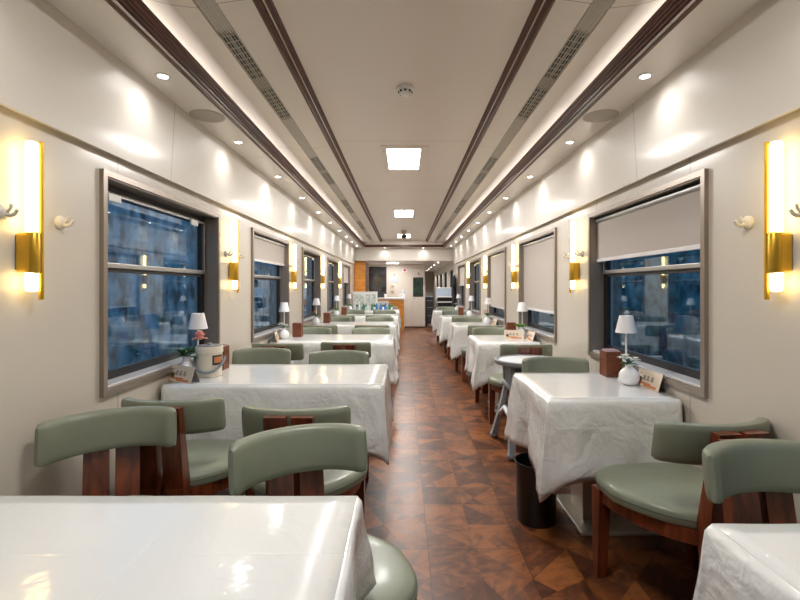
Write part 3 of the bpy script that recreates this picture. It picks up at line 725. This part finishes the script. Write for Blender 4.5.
def make_vase(kind, label):
    t = thing('flower_vase', label, 'vase', group='white vases on the tables')
    prof = [(.028, 0), (.045, .010), (.056, .035), (.054, .062), (.036, .088), (.019, .102), (.020, .115), (.024, .120)] if kind != 'rose' else [(.030, 0), (.042, .012), (.046, .04), (.032, .078), (.020, .095), (.024, .118), (.034, .128)]
    MB().lathe(prof, n=26).build('vase_body', 'ceramic', t, True)
    rnd = random.Random(len(kind)+5)
    m = MB(); f = MB(); bl = 'petal_white'
    if kind == 'white':
        m.tube([(0, 0, .10), (-.02, 0, .15)], .002, 5)
        for i in range(7): a = rnd.uniform(0, 2*PI); leafblade(m, (0, 0, .118), (math.cos(a), math.sin(a)*.8, rnd.uniform(.1, .9)), .055, .03)
        petals(f, (-.030, -.01, .150), .042); petals(f, (.03, -.01, .140), .030); petals(f, (.04, .01, .105), .022)
    elif kind == 'rose':
        bl = 'petal_pink'
        m.tube([(0, 0, .10), (.045, .0, .18), (.082, -.005, .255)], .0025, 5)
        for i in range(18): a = rnd.uniform(0, 2*PI); leafblade(m, (rnd.uniform(-.03, .03), 0, .12+rnd.uniform(0, .05)), (math.cos(a), math.sin(a)*.7, rnd.uniform(-.1, .7)), rnd.uniform(.06, .10), .042)
        for l in range(4):
            for i in range(6):
                a = i*PI/3 + l*.5; leafblade(f, (.086, -.01, .232+.007*l), (math.cos(a)*.9, math.sin(a)*.9, .3+.8*l), .050-.005*l, .052)
        f.ball((.086, -.01, .262), .024, (1, 1, 1.15), 10)
    elif kind == 'pink':
        bl = 'petal_pink'
        for i in range(14): a = rnd.uniform(0, 2*PI); leafblade(m, (0, 0, .115), (math.cos(a), math.sin(a), rnd.uniform(.3, 2)), .08, .03)
        for i in range(4): petals(f, (rnd.uniform(-.04, .04), rnd.uniform(-.03, .03), .17+rnd.uniform(-.02, .03)), .028)
    else:
        for i in range(26): a = rnd.uniform(0, 2*PI); leafblade(m, (rnd.uniform(-.03, .03), rnd.uniform(-.02, .02), .115), (math.cos(a), math.sin(a), rnd.uniform(.4, 1.5)), .065, .035)
        f.bm.free(); f = None
    m.build('leaves', 'leaf_bright' if kind == 'green' else 'leaf', t)
    if f: f.build('flower', bl, t)
    return t
def make_card():      # folded tent card, long axis y, printed face towards -x
    t = thing('table_card', '', 'table sign')
    L, H, D = .105, .092, .030
    def panel(s_):
        m = MB(); m.hexa([(s_*D-.001, -L, 0), (s_*D+.001, -L, 0), (s_*D+.001, L, 0), (s_*D-.001, L, 0)], [(-.001, -L, H), (.001, -L, H), (.001, L, H), (-.001, L, H)]); return m
    f = panel(-1).build('printed_face', 'card_cream', t); panel(1).build('rear_face', 'card_back', t)
    def q(m, y0, y1, z0, z1):   # rectangle lying on the front slope
        def X(z): return -D*(1-z/H)-.0016
        m.hexa([(X(z0), y0, z0), (X(z0)+.0004, y0, z0), (X(z0)+.0004, y1, z0), (X(z0), y1, z0)], [(X(z1), y0, z1), (X(z1)+.0004, y0, z1), (X(z1)+.0004, y1, z1), (X(z1), y1, z1)])
    m = MB()
    for c in (.038, .004, -.032):       # three printed characters
        q(m, c-.011, c+.011, .056, .059); q(m, c-.002, c+.002, .036, .064); q(m, c-.010, c+.010, .045, .0475); q(m, c-.011, c-.008, .036, .052); q(m, c+.008, c+.011, .036, .052)
    q(m, .072, .080, .066, .072)
    m.build('lettering', 'ink', f)
    m = MB(); q(m, -.08, .03, .006, .018); q(m, -.03, .07, .016, .026); m.build('printed_picture', 'card_orange', f)
    m = MB(); q(m, .055, .085, .024, .05); m.build('printed_mark', 'card_bronze', f)
    return t
card = make_card()
gl_, gb, gc = 'white table lamps by the windows', 'wooden napkin boxes', 'tent cards on the tables'
# left second table
dup(lamp, (-1.342, 2.905, ZT), 0, 'white table lamp behind the ice bucket on the second left table', gl_)
t = make_vase('rose', 'white vase with a pink rose and green leaves beside the ice bucket'); t.location = (-1.348, 2.765, ZT)
dup(wbox, (-1.255, 3.03, ZT), 0, 'brown wooden box just behind the cream ice bucket', gb)
dup(card, (-1.30, 2.63, ZT), math.radians(62), 'cream tent card left of the ice bucket on the second left table', gc)
t = thing('ice_bucket', 'cream ice bucket with grey carrying handle on the second left table', 'ice bucket', (-1.222, 2.80, ZT), math.radians(8))
MB().lathe([(.070, 0), (.074, .004), (.077, .14), (.078, .145)], n=36).build('bucket_body', 'bucket_cream', t, True)
m = MB().lathe([(.078, .146), (.081, .148), (.081, .185), (.078, .189)], n=36, cap=False); m.lathe([(.0775, .1875), (.060, .186), (.02, .188)], n=36).build('lid', 'bucket_cream', t, True)
MB().lathe([(.070, .1885), (.070, .1925), (.055, .194)], n=36).build('lid_ring', 'grey_plastic', t, True)
MB().box(-.012, .012, -.012, .012, .19, .206, .004).build('lid_knob', 'alu', t)
pts = []
for i in range(17):
    a = -PI*i/16; pts.append((.088*math.cos(a)+.006, .092*math.sin(a)*.98, .118 - .085*math.sin(-a)))
MB().tube(pts, .0085, 8).build('carrying_handle', 'grey_plastic', t, True)
m = MB()
for i in range(6): 
    a0, a1 = math.radians(-62+9*i), math.radians(-62+9*(i+1)); r = .0785
    m.hexa([(r*math.cos(a0), r*math.sin(a0), .075), (r*math.cos(a1), r*math.sin(a1), .075), ((r-.002)*math.cos(a1), (r-.002)*math.sin(a1), .075), ((r-.002)*math.cos(a0), (r-.002)*math.sin(a0), .075)],
           [(r*math.cos(a0), r*math.sin(a0), .135), (r*math.cos(a1), r*math.sin(a1), .135), ((r-.002)*math.cos(a1), (r-.002)*math.sin(a1), .135), ((r-.002)*math.cos(a0), (r-.002)*math.sin(a0), .135)])
lb = m.build('sticker', 'ink', t)
m = MB(); r = .0795
for i in range(4):
    a0, a1 = math.radians(-54+10*i), math.radians(-54+10*(i+1))
    m.hexa([(r*math.cos(a0), r*math.sin(a0), .088), (r*math.cos(a1), r*math.sin(a1), .088), ((r-.002)*math.cos(a1), (r-.002)*math.sin(a1), .088), ((r-.002)*math.cos(a0), (r-.002)*math.sin(a0), .088)],
           [(r*math.cos(a0), r*math.sin(a0), .124), (r*math.cos(a1), r*math.sin(a1), .124), ((r-.002)*math.cos(a1), (r-.002)*math.sin(a1), .124), ((r-.002)*math.cos(a0), (r-.002)*math.sin(a0), .124)])
m.build('sticker_picture', 'card_orange', lb)
# right second table
dup(lamp, (1.325, 2.66, ZT), 0, 'white table lamp behind the white flower vase on the second right table', gl_)
t = make_vase('white', 'round white vase with white flowers on the second right table'); t.location = (1.285, 2.545, ZT)
dup(wbox, (1.298, 2.80, ZT), 0, 'brown wooden napkin box on the second right table', gb)
dup(card, (1.366, 2.465, ZT), math.radians(4), 'cream tent card against the right wall beside the white flower vase', gc)
# further tables
def setting(side, k, lx, ly, kind, bx, by, vx, vy, cardpos=None, flower=''):
    n = (lt if side < 0 else rt)[k]
    dup(lamp, (side*lx, ly, ZT), 0, 'white table lamp on %s by the window' % n, gl_)
    if bx: dup(wbox, (side*bx, by, ZT), 0, 'brown wooden napkin box on %s' % n, gb)
    v = make_vase(kind, 'white vase with %s on %s' % (flower, n)); v.location = (side*vx, vy, ZT)
    if cardpos: dup(card, (side*cardpos[0], cardpos[1], ZT), math.radians(cardpos[2]), 'cream tent card on %s' % n, gc)
setting(-1, 2, 1.325, 4.93, 'white', 1.19, 5.00, 1.29, 4.80, (1.335, 4.63, 190), 'white blossoms')
setting(-1, 3, 1.32, 6.72, 'pink', 1.20, 6.95, 1.30, 6.60, None, 'pink blossoms')
setting(-1, 4, 1.32, 8.75, 'green', 1.20, 8.95, 1.30, 8.60, None, 'green leaves')
setting(-1, 5, 1.32, 10.7, 'green', None, None, 1.28, 10.55, None, 'green leaves')
setting(1, 2, 1.32, 4.98, 'green', 1.21, 5.06, 1.28, 4.87, (1.335, 4.66, 4), 'bright green leaves')
setting(1, 3, 1.32, 6.98, 'pink', None, None, 1.25, 6.70, (1.335, 6.51, 4), 'pink blossoms')
setting(1, 4, 1.32, 8.72, 'white', 1.12, 8.80, 1.25, 8.50, None, 'white blossoms')
setting(1, 5, 1.32, 10.75, 'white', None, None, 1.25, 10.5, None, 'white blossoms')
dup(card, (1.185, 4.80, ZT), math.radians(75), 'second tent card left of the vase on the third right table', gc)
# bottles and plants crowded on the farthest left table
def make_bottle(m_):
    t = thing('bottle', '', 'bottle')
    MB().lathe([(.030, 0), (.032, .005), (.032, .11), (.012, .15), (.012, .175)], n=16).build('bottle_body', m_, t, True)
    MB().lathe([(.013, .175), (.013, .19)], n=12).build('cap', 'white_plastic', t, True); return t
rnd = random.Random(3)
bt = {c: make_bottle('bottle_'+c) for c in ('blue', 'green', 'clear')}
adj = {'blue': 'blue', 'green': 'dark green', 'clear': 'clear'}
seq = ['clear', 'clear', 'green', 'clear', 'green', 'blue', 'blue', 'blue', 'green']
for i, c in enumerate(seq):
    dup(bt[c], (-1.18+.105*i, 10.62+.06*(i % 3), ZT), 0, '%s bottle standing in the crowd on the farthest left table' % adj[c], '%s bottles on the farthest left table' % adj[c])
pl = None
def make_plant():
    t = thing('potted_plant', '', 'potted plant')
    MB().lathe([(.035, 0), (.045, .07), (.047, .075)], n=16).build('pot', 'ceramic', t, True)
    m = MB()
    for i in range(40): a = rnd.uniform(0, 2*PI); leafblade(m, (rnd.uniform(-.03, .03), rnd.uniform(-.03, .03), .07), (math.cos(a), math.sin(a), rnd.uniform(.4, 2.2)), rnd.uniform(.06, .09), .03)
    m.build('leaves', 'leaf', t); return t
pl = make_plant()
for i in range(5): dup(pl, (-1.12+.20*i, 10.88+.03*(i % 2), ZT), i*.9, 'small green leafy plant in a white pot on the farthest left table', 'small potted plants on the farthest left table')

# ------------------------------------------------------------------ bin and high chair
t = thing('waste_bin', 'black round waste bin under the corner of the second right table', 'bin', (.745, 2.52, 0))
m = MB().lathe([(.105, 0), (.108, .004), (.115, .315), (.118, .320), (.118, .326), (.112, .326), (.102, .02), (.02, .012)], n=36, cap=False); m.lathe([(.105, 0), (.01, .0)], n=36, cap=False)
m.build('bin_body', 'black_plastic', t, True)
MB().lathe([(.117, .3265), (.119, .332), (.114, .332), (.113, .3265)], n=36, cap=False).build('bin_rim', 'rubber', t, True)
t = thing('high_chair', 'grey plastic baby high chair with white tray and wheels, second right table', 'high chair', (.98, 3.53, 0))
tr = MB().lathe([(.20, .70), (.225, .705), (.235, .72), (.235, .738), (.222, .742), (.215, .732), (.02, .730)], n=40)
for v in tr.bm.verts: v.co.x *= 1.12
tr = tr.build('tray', 'tray_grey', t, True)
ti = MB().lathe([(.200, .7325), (.196, .736), (.02, .7365)], n=40)
for v in ti.bm.verts: v.co.x *= 1.12
ti.build('tray_inset', 'tray_white', tr, True)
MB().box(-.17, .17, -.13, .17, .50, .55, .02).build('seat_shell', 'grey_plastic', t)
MB().box(-.17, .17, .10, .155, .55, .70, .02).build('seat_back', 'grey_plastic', t)
for sx in (-1, 1):
    for sy in (-1, 1):
        top = Vector((sx*.155 if sx > 0 else -.13, sy*.07, .66)); bot = Vector((.24 if sx > 0 else (-.165 if sy < 0 else -.195), -.155 if sy < 0 else .36, .035))
        m = MB(); mid = top.lerp(bot, .5) + Vector((sx*.01, 0, 0)); mids = []
        prevq = None
        v, f = [], []
        for i in range(9):
            s_ = i/8; c = top.lerp(bot, s_) + Vector((0, sy*.0, 0)) + Vector((sx*.0, sy*-.03*math.sin(s_*PI), 0)); w_ = .014 + .010*s_; dpt = .022+.008*s_
            v += [(c.x-w_, c.y-dpt, c.z), (c.x+w_, c.y-dpt, c.z), (c.x+w_, c.y+dpt, c.z), (c.x-w_, c.y+dpt, c.z)]
        for i in range(8):
            for q in range(4): f.append((i*4+q, i*4+(q+1) % 4, i*4+4+(q+1) % 4, i*4+4+q))
        f += [(3, 2, 1, 0), (32, 33, 34, 35)]
        lg = MB().add(v, f).build('leg', 'tray_grey', t, True)
        MB().ball((bot.x, bot.y, .030), .030, (1.3, 1.25, 1), 16).build('wheel', 'grey_plastic', lg, True)
MB().tube([(-.165, -.14, .22), (-.16, -.06, .31), (-.16, .10, .33), (-.175, .24, .24)], .020, 10).build('side_brace', 'tray_white', t, True)
MB().tube([(.22, -.14, .22), (.20, .05, .31), (.22, .24, .24)], .018, 10).build('side_brace', 'tray_white', t, True)
MB().box(-.16, .21, -.135, -.105, .13, .17, .01).build('footrest', 'grey_plastic', t)
for a, b in (((-.14, .0), (-.14, .0)), ((.14, .0), (.14, .0))):
    MB().box(a[0]-.02, a[0]+.02, -.09, .09, .53, .702, .008).build('tray_support', 'grey_plastic', t)

# ------------------------------------------------------------------ far end
t = thing('wood_cabinet', 'tall orange wood cabinet against the left wall at the far end', 'cabinet', (-1.235, 12.95, 0))
MB().box(-.155, .15, -.45, .45, .0, 2.03).build('cabinet_body', 'orange_wood', t)
MB().box(.15, .165, -.35, .44, .05, 2.0).build('dark_side_panel', 'dark_wood', t)  # darker board over the aisle side of the cabinet
t = thing('display_case', 'low white speckled display case behind the farthest left table', 'display case', (-1.05, 12.08, 0))
MB().box(-.33, .33, -.14, .14, 0, 1.16, .01).build('case_body', 'white_stone', t)
for x0, x1 in ((-.30, -.02), (.02, .30)): MB().box(x0, x1, -.148, -.139, .80, 1.12).build('case_panel', 'speckle', t)
MB().box(-.335, .335, -.15, .15, 1.16, 1.185, .004).build('case_top', 'white_stone', t)
t = thing('bar_counter', 'orange wood bar counter with a white stone top at the far end', 'counter', (-.50, 13.5, 0))
MB().box(-.42, .50, -.28, .32, 0, .94).build('counter_body', 'orange_wood', t)
MB().box(-.50, .54, -.33, .36, .94, .985, .006).build('countertop', 'white_stone', t)
MB().box(-.42, .05, -.30, -.28, .1, .9).build('front_panel', 'white_stone', t)
def cup(x, y, z, lab):
    t = thing('cup', lab, 'cup', (x, y, z)); MB().lathe([(.025, 0), (.035, .01), (.04, .10)], n=16).build('cup_body', 'ceramic', t, True); MB().lathe([(.042, .10), (.042, .112)], n=16).build('lid', 'white_plastic', t, True)
cup(-.56, 13.42, .985, 'small white cup on the left half of the bar top'); cup(-.10, 13.4, .985, 'small white lidded cup at the right end of the bar top')
t = thing('dispenser', 'white dispenser with a clear blue top at the end of the bar', 'dispenser', (-.02, 13.62, .985))
MB().box(-.05, .05, -.05, .05, 0, .12, .01).build('dispenser_body', 'white_plastic', t); MB().lathe([(.035, .12), (.04, .14), (.03, .22), (.012, .24)], n=16).build('reservoir', 'blue_white', t, True)
o = MB().lathe([(.085, 0), (.085, .008)], (.02, 14.286, 1.83), 28, 'y').build('round_sign', 'white_plastic'); tag(o, 'round white sign with a red symbol on the far wall', 'sign')
m = MB().lathe([(.045, -.003), (.045, .0)], (.02, 14.286, 1.85), 24, 'y'); m.box(-.02, .06, 14.282, 14.286, 1.76, 1.775); m.build('red_symbol', 'sign_red', o)
o = MB().box(-.43, -.19, 14.285, 14.299, 1.47, 1.63, .002).build('notice', 'sign_blue'); tag(o, 'pale blue paper notice on the far wall above the bar', 'notice')
o = MB().box(-.34, -.29, 14.285, 14.299, 1.68, 1.72, .002).build('wall_button', 'grey_plastic'); tag(o, 'tiny grey box above the blue notice', 'button')
for i, z in enumerate((1.10, 1.27)):
    t = thing('wall_switch', '%s tan switch box on the far wall above the bar' % ('lower' if i == 0 else 'upper'), 'switch', (-.37, 14.298, z), 0, 'tan switch boxes on the far wall')
    MB().box(-.07, .07, -.015, 0, 0, .12, .004).build('switch_plate', 'trim_line', t); MB().box(-.03, .03, -.02, -.015, .035, .085, .002).build('rocker', 'taupe_metal', t)
o = MB().box(.44, .49, 14.26, 14.27, 1.70, 1.77, .002).build('door_sign', 'grey_plastic'); tag(o, 'small dark plate above the far door window', 'sign')
# passage things
t = thing('dark_cart', 'dark grey catering trolley standing in the passage beyond the door', 'trolley', (.85, 15.0, 0))
MB().box(-.12, .13, -.25, .25, .10, .98, .02).build('cart_body', 'brown_seat', t)
for z in (.35, .62, .85): MB().box(-.10, .11, -.262, -.25, z, z+.02).build('handle', 'grey_plastic', t)
for sx in (-.09, .10):
    for sy in (-.2, .2): MB().lathe([(.045, -.012), (.045, .012)], (sx, sy, .045), 16, 'x').build('wheel', 'rubber', t)
MB().box(-.13, .14, -.26, .26, .98, 1.0, .006).build('cart_top', 'grey_plastic', t)
t = thing('service_trolley', 'white framed service trolley at the mouth of the passage', 'trolley', (1.15, 12.5, 0))
MB().box(-.26, .22, -.2, .2, .12, .72, .015).build('trolley_body', 'white_plastic', t)
m = MB(); m.tube([(-.27, -.2, .6), (-.27, -.2, .98), (-.22, -.2, 1.04), (.18, -.2, 1.04), (.23, -.2, .98), (.23, -.2, .6)], .022, 10); m.build('push_bar', 'white_plastic', t, True)
MB().box(-.24, .20, -.205, -.185, .88, .91, .004).build('front_rail', 'white_plastic', t)
MB().box(-.22, .18, -.175, .18, .72, 1.012, .02).build('dark_bin', 'black_plastic', t)
for sx in (-.2, .17):
    for sy in (-.15, .15): MB().lathe([(.06, -.012), (.06, .012)], (sx, sy, .06), 16, 'x').build('wheel', 'rubber', t)
t = thing('storage_box', 'pale blue and white storage box stacked on the white trolley', 'box', (1.12, 12.53, 1.015))
MB().box(-.22, .20, -.13, .13, 0, .255, .01).build('box_body', 'blue_white', t); MB().box(-.225, .205, -.135, .135, .255, .285, .006).build('box_lid', 'white_plastic', t)
t = thing('black_coat', 'long black coat hanging on the right wall at the far end', 'coat', (1.33, 11.75, 1.62))
v, f = [], []; n = 18
prof = [(.03, .02, 0), (.06, .035, -.03), (.13, .05, -.08), (.15, .055, -.25), (.15, .055, -.5), (.17, .06, -.85)]
for (wy, wx, z) in prof:
    for i in range(n):
        a = 2*PI*i/n; rp = 1+.12*math.sin(5*a)*(z < -.2); v.append((wx*math.cos(a)*rp, wy*math.sin(a)*rp, z))
for j in range(len(prof)-1):
    for i in range(n): f.append((j*n+i, j*n+(i+1) % n, (j+1)*n+(i+1) % n, (j+1)*n+i))
f += [tuple(range(n-1, -1, -1)), tuple((len(prof)-1)*n+i for i in range(n))]
MB().add(v, f).build('coat_body', 'black_cloth', t, True)
for s_ in (-1, 1): MB().tube([(-.01, s_*.10, -.07), (-.03, s_*.15, -.25), (-.035, s_*.155, -.50)], [.035, .04, .032], 10).build('sleeve', 'black_cloth', t, True)
MB().tube([(0, 0, 0), (.04, 0, .02), (.065, 0, .0)], .004, 6).build('hanging_loop', 'black_cloth', t)
for o in bpy.data.objects:
    if '_placed' in o: del o['_placed']
